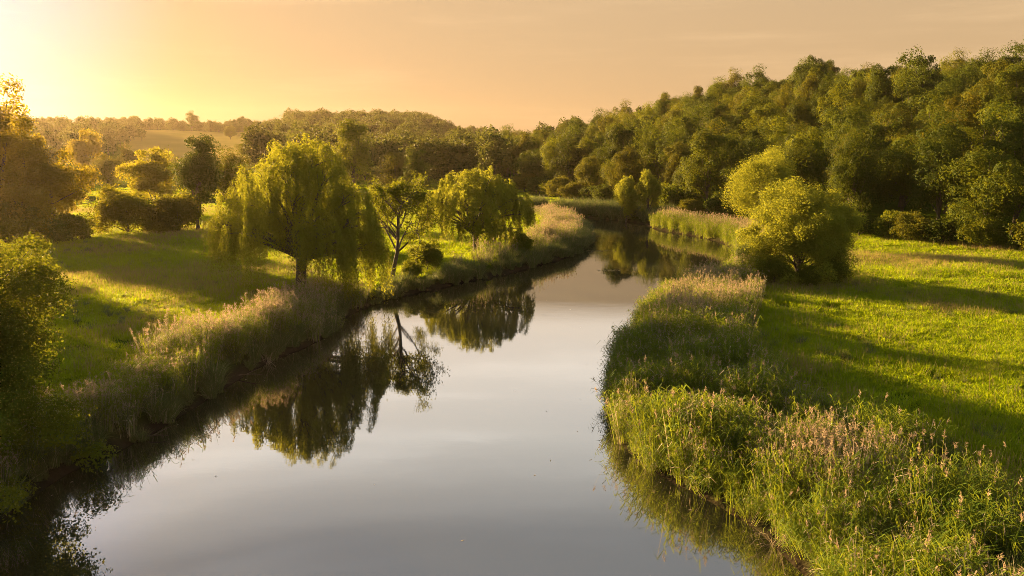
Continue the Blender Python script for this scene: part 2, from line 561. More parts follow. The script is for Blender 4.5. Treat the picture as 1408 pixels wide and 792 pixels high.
def reed_clump(seed, n=24, h0=1.6, h1=2.4, leaf=7, plume=0.3, dry=0.2, rad=0.5):
    rng = np.random.default_rng(seed); g = Geo()
    th = rng.uniform(0, 2 * PI, n); rr = rad * np.sqrt(rng.uniform(0, 1, n))
    base = np.stack([rr * np.cos(th), rr * np.sin(th), np.full(n, -0.1)], 1)
    H = rng.uniform(h0, h1, n)
    lean = np.stack([np.cos(th) * rr / rad * 0.22, np.sin(th) * rr / rad * 0.22, np.zeros(n)], 1) + rng.normal(0, 0.06, (n, 3)) * np.array([1, 1, 0])
    t = np.linspace(0, 1, 4)
    pts = base[:, None] + lean[:, None] * (H[:, None] * t[None] ** 1.5)[..., None] + np.array([0, 0, 1.0]) * (H[:, None] * t[None])[..., None]
    isdry = rng.uniform(0, 1, n) < dry
    fa = rng.uniform(0, PI, n)
    side = np.stack([np.cos(fa), np.sin(fa), fa * 0], 1)
    w = np.broadcast_to(np.array([0.020, 0.018, 0.014, 0.008]), (n, 4))
    for d, mt in ((True, 1), (False, 0)):
        k = isdry == d
        if k.any(): add_ribbons(g, pts[k], w[k], side[k], mt, rng.uniform(0, 1, k.sum()))
    for i in range(n):
        m = leaf if not isdry[i] else max(1, leaf // 4)
        tt = np.sort(rng.uniform(0.25, 0.98, m))
        P = base[i] + lean[i] * (H[i] * tt ** 1.5)[:, None] + np.array([0, 0, 1.0]) * (H[i] * tt)[:, None]
        az = rng.uniform(0, 2 * PI) + np.arange(m) * PI + rng.normal(0, 0.6, m)
        o = np.stack([np.cos(az), np.sin(az), az * 0], 1)
        Lf = rng.uniform(0.28, 0.62, m)[:, None]
        p1 = P + o * Lf * 0.45 + np.array([0, 0, 1.0]) * Lf * rng.uniform(0.2, 0.5, (m, 1))
        p2 = P + o * Lf * 0.95 + np.array([0, 0, 1.0]) * Lf * rng.uniform(-0.25, 0.45, (m, 1))
        sd_ = np.stack([-np.sin(az), np.cos(az), az * 0 + rng.normal(0, 0.3, m)], 1)
        add_ribbons(g, np.stack([P, p1, p2], 1), np.broadcast_to(np.array([0.018, 0.036, 0.004]), (m, 3)), unit(sd_), 1 if isdry[i] else 0, rng.uniform(0, 1, m))
        if rng.uniform() < plume:
            top = pts[i, 3]; q = 16
            o2 = unit(np.array([rng.normal(), rng.normal(), 0.0]))
            s = rng.uniform(0, 1, q)[:, None]
            P = top + np.array([0, 0, 1.0]) * (0.24 * s - 0.04) + o2 * 0.06 * s ** 2 + rng.normal(0, 0.012, (q, 3))
            U = np.array([0, 0, 1.0]) * 0.6 + o2 * 0.5 + rng.normal(0, 0.45, (q, 3))
            add_leaves(g, P, rdir(rng, q), 0.11, 0.032, rng, 2, rng.uniform(0, 1, q), U)
    return g.mesh('reed_clump', [M_REED, M_STRAW, M_PLUME])


def sedge_tuft(seed):
    rng = np.random.default_rng(seed); g = Geo()
    blades(g, rng, 130, 0.28, 0.8, 1.5, 0.020, 1.1, 0, lean=0.25)
    blades(g, rng, 12, 0.25, 0.9, 1.4, 0.014, 0.8, 1, lean=0.3)
    return g.mesh('sedge_tuft', [M_SEDGE, M_STRAW])


def herb_clump(seed):
    rng = np.random.default_rng(seed); g = Geo()
    for i in range(14):
        th = rng.uniform(0, 2 * PI); r = rng.uniform(0, 0.4)
        b = np.array([r * math.cos(th), r * math.sin(th), 0])
        H = rng.uniform(0.6, 1.4)
        tip = b + np.array([rng.normal(0, 0.22), rng.normal(0, 0.22), H])
        mid = (b + tip) / 2 + np.array([0, 0, 0.1])
        add_tube(g, bez(b, mid, tip, 4), np.linspace(0.010, 0.004, 4), 3, 1)
        m = 26
        t = rng.uniform(0.2, 1, m)[:, None]
        P = (1 - t) ** 2 * b + 2 * t * (1 - t) * mid + t ** 2 * tip
        U = rdir(rng, m) + np.array([0, 0, 0.2])
        add_leaves(g, P, rdir(rng, m) * 0.7 + np.array([0, 0, 1.0]), rng.uniform(0.08, 0.17, m), rng.uniform(0.03, 0.06, m), rng, 0, rng.uniform(0, 1, m), U)
    return g.mesh('herb_clump', [M_REED, M_STRAW])


def grass_patch(seed, n=260, h0=0.12, h1=0.34, rad=0.75, hay=3, wid=0.022):
    rng = np.random.default_rng(seed); g = Geo()
    blades(g, rng, n, rad, h0, h1, wid, 0.8, 0, lean=0.3)
    if hay: blades(g, rng, hay, rad, h1, h1 * 1.7, wid * 0.6, 0.3, 1, lean=0.15)
    return g.mesh('grass_patch', [M_GRASS, M_HAY])


PC_GREEN = proto_coll('green_reeds', [reed_clump(10 + k, 22, 1.2, 2.2, 9, 0.05, 0.12) for k in range(5)])
PC_DRY = proto_coll('dry_reeds', [reed_clump(30 + k, 34, 1.4, 2.4, 5, 0.24, 0.66) for k in range(5)])
PC_SEDGE = proto_coll('sedge', [sedge_tuft(50 + k) for k in range(4)])
PC_HERB = proto_coll('herbs', [herb_clump(60 + k) for k in range(5)])
PC_GRASS = proto_coll('grass', [grass_patch(70 + k) for k in range(5)] + [grass_patch(80 + k, 240, 0.18, 0.40, 0.55, 5) for k in range(3)] + [grass_patch(86 + k, 230, 0.14, 0.32, 0.7, 30) for k in range(2)])


# ------------------------------------------------------------------ tree builders
def puff_leaves(g, rng, C, r, n, L, Wd, flat=0.8, up=0.35, mat=0, randn=0.75, prnd=0.5, core=0.45):
    """leaf clumps: C (k,3) centres, r (k,) radii, n leaves each"""
    k = len(C)
    D = rdir(rng, k * n).reshape(k, n, 3)
    D[..., 2] = np.where(D[..., 2] < -0.2, D[..., 2] * np.where(rng.uniform(size=(k, n)) < 0.5, -1, 1), D[..., 2])
    rad = r[:, None] * (core + (1.05 - core) * rng.uniform(0, 1, (k, n)) ** 0.6) * (1 + 0.18 * np.sin(D[..., 0] * 5 + C[:, None, 1] * 3) + 0.18 * np.sin(D[..., 1] * 6 + D[..., 2] * 4 + C[:, None, 0]))
    P = C[:, None] + D * rad[..., None] * np.array([1, 1, flat])
    P = P.reshape(-1, 3)
    N = D.reshape(-1, 3) + np.array([0, 0, up]) + rng.normal(0, randn, (k * n, 3))
    rn = np.clip(np.repeat(prnd, n) * 0.6 + rng.uniform(0, 0.4, k * n), 0, 1) if np.ndim(prnd) else rng.uniform(0, 1, k * n)
    s = rng.uniform(0.7, 1.25, k * n)
    add_leaves(g, P, N, L * s, Wd * s, rng, mat, rn)


def crown_puffs(rng, H, R, zb, npf, pr, squash=1.0, skew=(0, 0), lob=0.22):
    """centres and radii of the leaf clumps of an uneven crown between heights zb and H"""
    cz, sz = (H + zb) / 2, (H - zb) / 2
    ph = rng.uniform(0, 2 * PI, 6)
    D = rdir(rng, npf * 2)
    D = D[(D[:, 2] > -0.75)][:npf]
    az = np.arctan2(D[:, 1], D[:, 0])
    f = 1 + lob * (np.sin(az * 2 + ph[0]) * 0.5 + np.sin(az * 3 + ph[1] + D[:, 2] * 2) * 0.5 + np.sin(D[:, 2] * 5 + ph[2] + az) * 0.6)
    q = rng.uniform(0.50, 0.92, len(D)) ** 0.8
    p = pr * rng.uniform(0.65, 1.3, len(D))
    C = np.stack([D[:, 0] * (R - pr * 0.6), D[:, 1] * (R - pr * 0.6), D[:, 2] * (sz - pr * 0.5)], 1) * (q * f)[:, None]
    hh = (C[:, 2] + sz) / (2 * sz)
    C[:, 0] += skew[0] * hh; C[:, 1] += skew[1] * hh
    C[:, 2] += cz
    return C, p


def limbs_to(g, rng, C, H, r0, zfork, n=14, lean=(0, 0), nside=6):
    top = np.array([lean[0], lean[1], H * 0.82])
    base = np.array([0, 0, -0.3])
    mid = np.array([lean[0] * 0.3 + rng.normal(0, 0.1), lean[1] * 0.3 + rng.normal(0, 0.1), H * 0.4])
    P = bez(base, mid, top, 10)
    rr = r0 * np.linspace(1, 0.12, 10); rr[0] *= 1.5; rr[1] *= 1.1
    add_tube(g, P, rr, nside + 2)
    pick = rng.permutation(len(C))[:n]
    for i in pick:
        t = np.clip((zfork + rng.uniform(0, 0.35) * H) / (H * 0.82), 0.1, 0.85)
        t = min(t, max(0.12, C[i, 2] / (H * 0.82) * 0.7))
        a = (1 - t) ** 2 * base + 2 * t * (1 - t) * mid + t ** 2 * top
        c = C[i]
        b = a * 0.5 + c * 0.5 + np.array([0, 0, rng.uniform(-0.02, 0.10) * H])
        ra = r0 * (1 - t * 0.85) * 0.5
        add_tube(g, bez(a, b, c, 7), np.linspace(ra, ra * 0.15, 7), nside)


def tree_meshes(seed, H, R, zb, npf, pr, nl, L, Wd, r0, lmat, flat=0.8, skew=(0, 0), lob=0.22, nlimb=14, randn=0.75, extra=None, core=0.45):
    rng = np.random.default_rng(seed)
    C, p = crown_puffs(rng, H, R, zb, npf, pr, 1, skew, lob)
    p *= rng.uniform(0.7, 1.25, len(p))
    if extra is not None:
        e = np.array(extra, float)
        C = np.concatenate([C, e[:, :3]]); p = np.concatenate([p, e[:, 3]])
    gt, gc = Geo(), Geo()
    limbs_to(gt, rng, C, H, r0, max(zb * 0.8, H * 0.12), nlimb, (skew[0] * 0.7, skew[1] * 0.7))
    puff_leaves(gc, rng, C, p, nl, L, Wd, flat, randn=randn, prnd=rng.uniform(0, 1, len(C)), core=core)
    return gt.mesh('trunk', [M_BARK], True), gc.mesh('crown', [lmat])


def put_tree(name, meshes, x, y, label, cat, group=None, s=1.0, rz=0.0, color=None, zs=1.0, z=None, crown='crown', trunk='trunk'):
    if z is None: z = hz1(x, y) - 0.05
    e = empty(name, (x, y, z), rz)
    e.scale = (s, s, s * zs)
    tag(e, label, cat, group)
    t = link(bpy.data.objects.new(trunk, meshes[0]), e)
    c = link(bpy.data.objects.new(crown, meshes[1]), e)
    if color: c.color = (*color, 1)
    return e


def willow_meshes(seed, lobes, r0, base_mid, dens=90, leafL=0.22, leafW=0.06, mat=M_WILLOW, zmin=0.35):
    """weeping willow: lobes (x, y, z, radius, hanging length); strands fall from the cap of every lobe"""
    rng = np.random.default_rng(seed)
    gt, gc = Geo(), Geo()
    fork = np.array(base_mid, float)
    add_tube(gt, bez(np.array([0, 0, -0.4]), fork * np.array([0.3, 0.3, 0.5]), fork, 7), r0 * np.array([1.5, 1.15, 1, 0.95, 0.92, 0.9, 0.86]), 10)
    for (x, y, z, r, h) in lobes:
        c = np.array([x, y, z])
        b = fork * 0.55 + c * 0.45 + np.array([0, 0, 0.28 * abs(z - fork[2]) + 0.3])
        jit = rng.normal(0, 0.25, 3)
        P = bez(fork - np.array([0, 0, rng.uniform(0, 0.5)]), b + jit, c, 9)
        add_tube(gt, P, np.linspace(r0 * 0.45, 0.025, 9), 6)
        for _ in range(4):
            d = rdir(rng, 1)[0] * r * 0.9; d[2] = abs(d[2]) * 0.5
            a = P[rng.integers(5, 8)]
            add_tube(gt, bez(a, (a + c + d) / 2 + np.array([0, 0, 0.3]), c + d, 5), np.linspace(0.045, 0.012, 5), 4)
        nlock = max(6, int(dens * r * r / 10))
        Dl = rdir(rng, nlock); Dl[:, 2] = np.abs(Dl[:, 2]) * 0.8 + 0.02
        hl = rng.uniform(0.45, 1.1, nlock)
        il = np.repeat(np.arange(nlock), 9); n = len(il)
        D = unit(Dl[il] + rng.normal(0, 0.085, (n, 3)))
        rs = r * np.repeat(rng.uniform(0.75, 1.1, nlock), 9) * rng.uniform(0.9, 1.02, n)
        st = c + D * rs[:, None]
        outw = unit(D * np.array([1, 1, 0]) + 1e-6)
        m = 26
        ln = h * hl[il] * rng.uniform(0.7, 1.05, n)
        up = rng.uniform(0.0, 0.35, n)
        pushed = rng.uniform(0.15, 0.65, n) * r * 0.5
        t = np.linspace(0, 1, m)[None] + rng.uniform(0, 1 / m, (n, m))
        hor = pushed[:, None] * (1 - np.exp(-3 * t))
        ver = up[:, None] * np.sin(np.minimum(t * 6, PI)) - ln[:, None] * t ** 1.25
        sway = rng.normal(0, 0.05, (n, 1, 3)) * np.array([1, 1, 0])
        P = st[:, None] + outw[:, None] * hor[..., None] + np.array([0, 0, 1.0]) * ver[..., None] + sway * t[..., None] * 2
        keep = (P[..., 2] > zmin) & (rng.uniform(0, 1, (n, m)) < 0.9)
        rn = np.broadcast_to(rng.uniform(0, 1, nlock)[il][:, None], (n, m)) * 0.7 + rng.uniform(0, 0.3, (n, m))
        P = P[keep] + rng.normal(0, 0.035, (keep.sum(), 3))
        U = np.array([0, 0, -0.9]) + rng.normal(0, 0.5, (len(P), 3))
        N = rng.normal(0, 0.6, (len(P), 3)) + np.repeat(outw[:, None], m, 1)[keep] * 0.7 + np.array([0, 0, 0.35])
        add_leaves(gc, P, N, leafL * rng.uniform(0.7, 1.3, len(P)), leafW, rng, 0, rn[keep], U)
    return gt.mesh('trunk', [M_BARK], True), gc.mesh('crown', [mat])


def open_tree_meshes(seed, trunk_path, r0, levels=4, spread=0.6, leaf_n=16, L=0.15, mat=M_ALDER, len0=2.6):
    """small tree whose dark limbs show between loose sprays of leaves"""
    rng = np.random.default_rng(seed)
    gt, gc = Geo(), Geo()
    P = np.array(trunk_path, float)
    add_tube(gt, P, np.linspace(r0, r0 * 0.25, len(P)), 8)
    tips = []

    def grow(a, d, ln, r, lev):
        d = d / np.linalg.norm(d)
        b = a + d * ln
        m = a + d * ln * 0.5 + rng.normal(0, 0.08 * ln, 3)
        add_tube(gt, bez(a, m, b, 5), np.linspace(r, r * 0.55, 5), 5)
        if lev <= 1: tips.append((a, m, b))
        if lev == 0: return
        for _ in range(rng.integers(2, 4) + (lev == 1)):
            t = rng.uniform(0.35, 1.0)
            s = (1 - t) ** 2 * a + 2 * t * (1 - t) * m + t ** 2 * b
            nd = d + rng.normal(0, spread, 3) + np.array([0, 0, 0.12])
            grow(s, nd, ln * rng.uniform(0.5, 0.75), r * 0.5, lev - 1)
    for i in range(2, len(P)):
        for _ in range(3):
            az = rng.uniform(0, 2 * PI)
            d = np.array([math.cos(az), math.sin(az), rng.uniform(0.5, 1.3)])
            f = 1 - 0.55 * (i / (len(P) - 1)) ** 2
            grow(P[i], d, len0 * f * rng.uniform(0.75, 1.1), r0 * 0.4, levels - 2)
    for a, m, b in tips:
        t = rng.uniform(0.1, 1.1, leaf_n)[:, None]
        Q = (1 - t) ** 2 * a + 2 * t * (1 - t) * m + t ** 2 * b + rng.normal(0, 0.16, (leaf_n, 3))
        add_leaves(gc, Q, rdir(rng, leaf_n) + np.array([0, 0, 0.7]), L * rng.uniform(0.7, 1.2, leaf_n), L * 0.6, rng, 0, np.clip(rng.uniform(0, .5) + rng.uniform(0, 0.5, leaf_n), 0, 1))
    return gt.mesh('trunk', [M_BARK], True), gc.mesh('crown', [mat])


# ------------------------------------------------------------------ the riverside trees, one by one
def ring(rng, z, r, n, rl, h, a0=0.0, jx=0.0):
    out = []
    for k in range(n):
        a = a0 + 2 * PI * k / n + rng.normal(0, 0.25)
        q = r * rng.uniform(0.85, 1.1)
        out.append((q * math.cos(a) + jx, q * math.sin(a), z + rng.normal(0, 0.35), rl * rng.uniform(0.8, 1.2), h * rng.uniform(0.8, 1.2)))
    return out


rg = np.random.default_rng(1)
LOB = ring(rg, 9.3, 1.2, 3, 1.6, 3.2) + ring(rg, 8.5, 3.0, 6, 1.5, 3.4, 0.4) + ring(rg, 7.1, 4.5, 9, 1.4, 3.6, 0.1) \
    + ring(rg, 5.3, 5.3, 10, 1.3, 3.5, 0.3) + ring(rg, 5.6, 2.4, 4, 1.4, 2.5, 0.9) \
    + [(-5.9, -0.5, 4.9, 1.0, 3.6), (-5.0, -1.5, 5.2, 1.1, 4.2), (-6.1, 1.0, 4.3, 0.8, 2.6), (4.3, -1.6, 3.9, 1.5, 4.6), (5.2, -0.4, 3.5, 1.5, 4.2),
       (3.3, -2.4, 3.6, 1.3, 4.4), (5.6, 0.8, 3.2, 1.1, 3.6), (4.6, 0.8, 5.6, 1.4, 3.5), (2.2, -3.0, 4.8, 1.2, 3.2), (3.9, -2.9, 4.2, 1.2, 4.4)]
x, y = G(414, 406, 0.9)
put_tree('willow_tree', willow_meshes(2, LOB, 0.42, (0.15, 0.1, 3.1), 70, zmin=-0.8), x, y,
         'largest weeping willow, its long leaf curtains hanging over the left bank', 'tree', z=0.75, zs=1.09)

x, y = G(655, 349, 0.8)
rg = np.random.default_rng(5)
LOB = ring(rg, 7.9, 1.3, 3, 1.5, 2.2) + ring(rg, 7.2, 3.0, 6, 1.4, 2.4, 0.2) + ring(rg, 5.8, 4.3, 8, 1.3, 2.4, 0.5) + ring(rg, 4.2, 3.9, 6, 1.1, 2.6, 0.2) \
    + [(-4.6, 0, 5.2, 1.3, 2.6), (-4.9, 1, 4.0, 1.0, 2.2), (4.9, 0.3, 5.0, 1.3, 2.4), (5.3, -0.5, 4.2, 0.9, 1.9), (2.6, -1.6, 2.8, 1.2, 2.6), (3.8, -0.9, 2.6, 1.1, 2.4),
       (0.8, -2.8, 3.2, 0.9, 1.9), (-2.2, -2.2, 3.0, 1.0, 2.0)]
LOB = [(a_, b_, c_, d_ * 1.04, e_ * 1.1) for (a_, b_, c_, d_, e_) in LOB]
put_tree('willow_tree', willow_meshes(6, LOB, 0.36, (-0.1, 0.1, 2.3), 60, 0.26, 0.075, M_SALLOW), x, y,
         'spreading willow with dark forked limbs, behind reeds on the left bank bend', 'tree')

x, y = G(538, 388, 0.6)
put_tree('alder_tree', open_tree_meshes(9, [(0, 0, -0.5), (0.25, 0, 1.0), (0.5, 0.1, 2.1), (0.6, 0.0, 3.0), (0.65, 0, 3.9), (0.7, 0, 4.8), (0.9, 0.1, 5.8)], 0.20, 5, 0.55, 34, 0.16, len0=3.6), x, y,
         'slim open-crowned tree with dark limbs between the two left bank willows', 'tree', s=1.12)

x, y = G(1096, 388, 1.0)
put_tree('bushy_willow', tree_meshes(12, 9.4, 4.6, 0.6, 150, 1.0, 620, 0.17, 0.075, 0.24, M_SALLOW, flat=0.9, lob=0.28, nlimb=20, extra=[(2.6 * math.cos(k * .8), 2.6 * math.sin(k * .8), 0.7 + 0.5 * (k % 3), 1.1) for k in range(9)] + [(3.9 * math.cos(k * .7), 3.9 * math.sin(k * .7), 1.6 + 0.6 * (k % 3), 1.0) for k in range(9)]), x, y,
         'rounded bushy yellow-green willow at the edge of the right meadow', 'tree', z=0.0, zs=1.0)
shr = tree_meshes(16, 3.2, 1.7, 0.0, 60, 0.55, 300, 0.15, 0.07, 0.05, M_ALDER, lob=0.3, nlimb=14)
for dx, dy, s_, lab in ((-2.6, -2.2, 0.8, 'shrub at the left foot of the bushy willow, above the dry reeds'), (2.2, -1.6, 0.95, 'shrub at the right foot of the bushy willow, on the meadow side'),
                        (-0.2, -2.9, 0.62, 'lowest shrub in front of the bushy willow trunk')):
    put_tree('willow_shrub', shr, x + dx, y + dy, lab, 'shrub', s=s_, rz=dx, trunk='stems', crown='foliage')
x, y = G(1040, 338, 1.0)
put_tree('pale_willow', tree_meshes(13, 11.8, 4.2, 1.0, 120, 1.1, 420, 0.20, 0.07, 0.25, M_SALLOW, flat=1.1, lob=0.25, skew=(0.8, 0), nlimb=18), x, y,
         'tall pale willow rising behind the rounded bushy willow on the right bank', 'tree')
x, y = G(1030, 372, 0.6)
put_tree('willow_shrub', tree_meshes(14, 2.8, 1.5, 0.2, 50, 0.5, 300, 0.15, 0.045, 0.05, M_SEDGE, lob=0.2, nlimb=14), x, y,
         'low grey-green shrub at the waterline under the bushy willow', 'shrub', trunk='stems', crown='foliage')
for px_, py_, s_, lab in ((588, 374, 0.9, 'low bush right of the slim open-crowned tree on the left bank'), (566, 384, 0.55, 'smallest bush beside the foot of the slim open-crowned tree'),
                          (716, 352, 0.8, 'dark low bush between the spreading willow and the reeds of the left bank point')):
    x, y = G(px_, py_, 0.8)
    put_tree('bush', shr, x, y, lab, 'bush', s=s_, rz=px_, trunk='stems', crown='foliage')
ov = tree_meshes(15, 7.8, 2.2, 0.3, 70, 0.75, 330, 0.22, 0.085, 0.16, M_SALLOW, flat=1.25, lob=0.2, nlimb=14)
x, y = G(861, 301, 0.5)
put_tree('bank_willow', ov, x, y, 'left one of two pale upright willows side by side on the far right bank', 'tree')
x, y = G(889, 302, 0.5)
put_tree('bank_willow', ov, x + .3, y, 'right one of two pale upright willows side by side on the far right bank', 'tree', rz=2.1)

# foreground bush that fills the left edge
al = tree_meshes(21, 9.3, 4.7, -0.6, 260, 0.85, 620, 0.112, 0.08, 0.20, M_ALDER, flat=0.7, lob=0.32, nlimb=30, randn=0.55,
                 extra=[(3.9 + 1.6 * math.sin(k * 2.1), -2.2 + 3.0 * math.sin(k * 1.3), 0.3 + 0.25 * k, 0.75) for k in range(16)])
put_tree('alder_tree', al, -20.7, 27.2, 'leafy alder in the near left corner, its lowest boughs touching the water', 'tree', z=0.3)

# ------------------------------------------------------------------ trees round the left meadow
def bl(seed, H, R, zb, npf, pr, nl=90, L=0.34, Wd=0.22, r0=0.3, mat=M_WOOD, **k):
    return tree_meshes(seed, H, R, zb, npf, pr, nl, L, Wd, r0, mat, **k)


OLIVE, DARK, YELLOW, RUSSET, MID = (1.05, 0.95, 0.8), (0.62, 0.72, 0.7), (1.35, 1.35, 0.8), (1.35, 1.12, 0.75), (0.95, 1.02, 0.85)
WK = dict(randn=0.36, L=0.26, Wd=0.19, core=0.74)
WOOD = [bl(100, 14, 5.0, 1.2, 46, 1.85, 560, lob=0.3, **WK), bl(101, 15, 4.4, 1.2, 42, 1.7, 560, lob=0.4, **WK), bl(102, 13, 5.6, 1.0, 52, 1.8, 560, lob=0.35, **WK),
        bl(103, 16, 5.2, 2.0, 50, 1.85, 560, lob=0.42, skew=(1.2, 0), **WK), bl(104, 12.5, 4.6, 1.0, 42, 1.75, 560, lob=0.3, **WK), bl(105, 14.5, 5.0, 2.0, 38, 1.7, 560, lob=0.5, nlimb=22, **WK),
        bl(106, 15.5, 4.2, 1.5, 50, 1.5, 560, lob=0.35, skew=(-0.8, 0.6), **WK), bl(107, 15, 5.2, 4.0, 30, 1.5, 400, lob=0.5, nlimb=26, **WK)]
POPLAR = bl(110, 18, 3.6, 2.2, 64, 1.15, 200, flat=1.15, lob=0.4, mat=M_GOLD, randn=0.5)
GOLD = [bl(140, 13, 5.2, 0.8, 62, 1.5, 300, lob=0.35, mat=M_GOLD, randn=0.5), bl(141, 10, 4.4, 0.4, 52, 1.4, 300, lob=0.35, mat=M_GOLD, randn=0.5)]
BUSH = [bl(120, 5.6, 4.2, 0.2, 90, 1.0, 190, 0.26, 0.16, 0.16, lob=0.18), bl(121, 3.4, 2.4, 0.1, 50, 0.75, 160, 0.24, 0.15, 0.10, lob=0.25)]
BUSHG = [bl(122, 5.6, 4.2, 0.0, 44, 1.25, 420, 0.24, 0.15, 0.16, lob=0.3, mat=M_GOLD, randn=0.4), bl(123, 3.6, 2.5, 0.0, 28, 0.95, 360, 0.22, 0.14, 0.10, lob=0.3, mat=M_GOLD, randn=0.4)]
SCRAG = bl(130, 13, 4.6, 5.0, 46, 1.25, 110, lob=0.4, nlimb=22)


def at(px, py, z=1.0):
    x, y = G(px, py, z)
    return float(x), float(y)


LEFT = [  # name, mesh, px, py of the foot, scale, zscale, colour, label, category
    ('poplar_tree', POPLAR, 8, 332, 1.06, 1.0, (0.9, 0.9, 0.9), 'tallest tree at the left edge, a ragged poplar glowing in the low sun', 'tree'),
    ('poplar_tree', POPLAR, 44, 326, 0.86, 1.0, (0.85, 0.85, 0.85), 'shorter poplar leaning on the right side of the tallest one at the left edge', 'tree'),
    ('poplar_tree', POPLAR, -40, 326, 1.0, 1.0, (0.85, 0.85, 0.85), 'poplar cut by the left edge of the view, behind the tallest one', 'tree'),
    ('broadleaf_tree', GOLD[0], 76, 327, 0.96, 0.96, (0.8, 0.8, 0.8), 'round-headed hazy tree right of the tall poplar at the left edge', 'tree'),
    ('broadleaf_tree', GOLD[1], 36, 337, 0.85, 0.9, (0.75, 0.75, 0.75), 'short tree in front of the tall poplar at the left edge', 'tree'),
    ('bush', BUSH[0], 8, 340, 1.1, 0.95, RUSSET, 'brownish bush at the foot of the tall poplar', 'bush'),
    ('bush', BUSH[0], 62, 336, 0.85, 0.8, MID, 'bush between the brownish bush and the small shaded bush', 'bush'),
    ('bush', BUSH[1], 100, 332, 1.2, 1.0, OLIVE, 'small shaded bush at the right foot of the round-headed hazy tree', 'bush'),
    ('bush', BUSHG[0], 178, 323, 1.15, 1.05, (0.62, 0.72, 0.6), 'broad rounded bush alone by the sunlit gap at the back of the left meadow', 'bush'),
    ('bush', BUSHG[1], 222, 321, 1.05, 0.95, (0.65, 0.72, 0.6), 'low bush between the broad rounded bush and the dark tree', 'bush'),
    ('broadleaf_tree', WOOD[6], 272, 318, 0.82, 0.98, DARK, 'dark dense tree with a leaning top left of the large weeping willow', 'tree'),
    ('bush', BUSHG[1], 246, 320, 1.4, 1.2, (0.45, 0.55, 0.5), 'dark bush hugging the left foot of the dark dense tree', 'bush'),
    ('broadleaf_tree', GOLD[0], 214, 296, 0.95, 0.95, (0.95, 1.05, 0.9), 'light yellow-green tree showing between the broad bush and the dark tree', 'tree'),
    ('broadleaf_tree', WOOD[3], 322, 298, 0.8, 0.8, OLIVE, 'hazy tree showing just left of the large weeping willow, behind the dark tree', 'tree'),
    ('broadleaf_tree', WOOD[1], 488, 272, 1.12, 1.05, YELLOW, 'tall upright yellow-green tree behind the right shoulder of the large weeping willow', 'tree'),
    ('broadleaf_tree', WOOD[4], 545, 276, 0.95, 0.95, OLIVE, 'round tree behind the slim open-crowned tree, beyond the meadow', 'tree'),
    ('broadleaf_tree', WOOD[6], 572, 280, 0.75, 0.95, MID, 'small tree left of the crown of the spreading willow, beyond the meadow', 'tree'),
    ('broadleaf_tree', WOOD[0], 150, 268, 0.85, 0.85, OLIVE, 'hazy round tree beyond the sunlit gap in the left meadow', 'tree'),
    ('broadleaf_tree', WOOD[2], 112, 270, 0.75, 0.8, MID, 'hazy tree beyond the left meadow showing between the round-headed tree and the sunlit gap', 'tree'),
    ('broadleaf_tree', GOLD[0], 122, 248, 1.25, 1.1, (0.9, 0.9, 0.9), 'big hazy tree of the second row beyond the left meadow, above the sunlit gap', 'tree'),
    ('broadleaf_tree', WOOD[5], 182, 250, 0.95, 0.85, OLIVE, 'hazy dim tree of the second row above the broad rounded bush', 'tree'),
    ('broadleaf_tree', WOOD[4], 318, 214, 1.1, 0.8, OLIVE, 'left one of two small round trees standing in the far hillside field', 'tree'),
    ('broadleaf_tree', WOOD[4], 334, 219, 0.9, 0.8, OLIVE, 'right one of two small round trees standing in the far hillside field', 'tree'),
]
for k, (x, y, ms, s_) in enumerate(((-57, 63, 2, 1.0), (-66, 76, 0, 1.1), (-60, 80, 4, 0.95))):  # unseen trees, added to throw shade across the left meadow
    put_tree('broadleaf_tree', WOOD[ms], x, y, 'unseen tree added just past the left edge of the view, shading the left meadow', 'tree', 'unseen shade trees added past the left edge', s=s_, rz=k, color=OLIVE)
for k, (nm, ms, px, py, s, zs, colr, lab, cat) in enumerate(LEFT):
    zg = 1.0
    for _ in range(30):
        x, y = at(px, py, min(zg, 11)); zg = 0.7 * zg + 0.3 * hz1(x, y)
    bush = nm == 'bush'
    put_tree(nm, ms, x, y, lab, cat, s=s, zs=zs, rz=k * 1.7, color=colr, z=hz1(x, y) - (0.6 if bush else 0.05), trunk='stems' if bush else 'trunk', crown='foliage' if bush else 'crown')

# ------------------------------------------------------------------ the wooded hill on the right
rw = np.random.default_rng(77)
cand = np.stack([rw.uniform(-45, 230, 26000), rw.uniform(60, 640, 26000)], 1)
fs = foot_sd(cand[:, 0], cand[:, 1]); sd = river_sd(cand[:, 0], cand[:, 1])
pxv = cand[:, 0] / cand[:, 1]
ok = (fs > 2) & (fs < 150) & (sd > 6) & (pxv < 0.80) & (pxv > -0.10)
cand, fs = cand[ok], fs[ok]
sel = []
grid = {}
for i, (x, y) in enumerate(cand):
    dmin = 6.6 + 1.4 * (y > 200) + 1.5 * (y > 330)
    gk = (int(x // 10), int(y // 10))
    if any((x - a) ** 2 + (y - b) ** 2 < dmin * dmin for u in (-1, 0, 1) for v in (-1, 0, 1) for (a, b) in grid.get((gk[0] + u, gk[1] + v), ())): continue
    grid.setdefault(gk, []).append((x, y)); sel.append(i)
hp, hf = cand[sel], fs[sel]
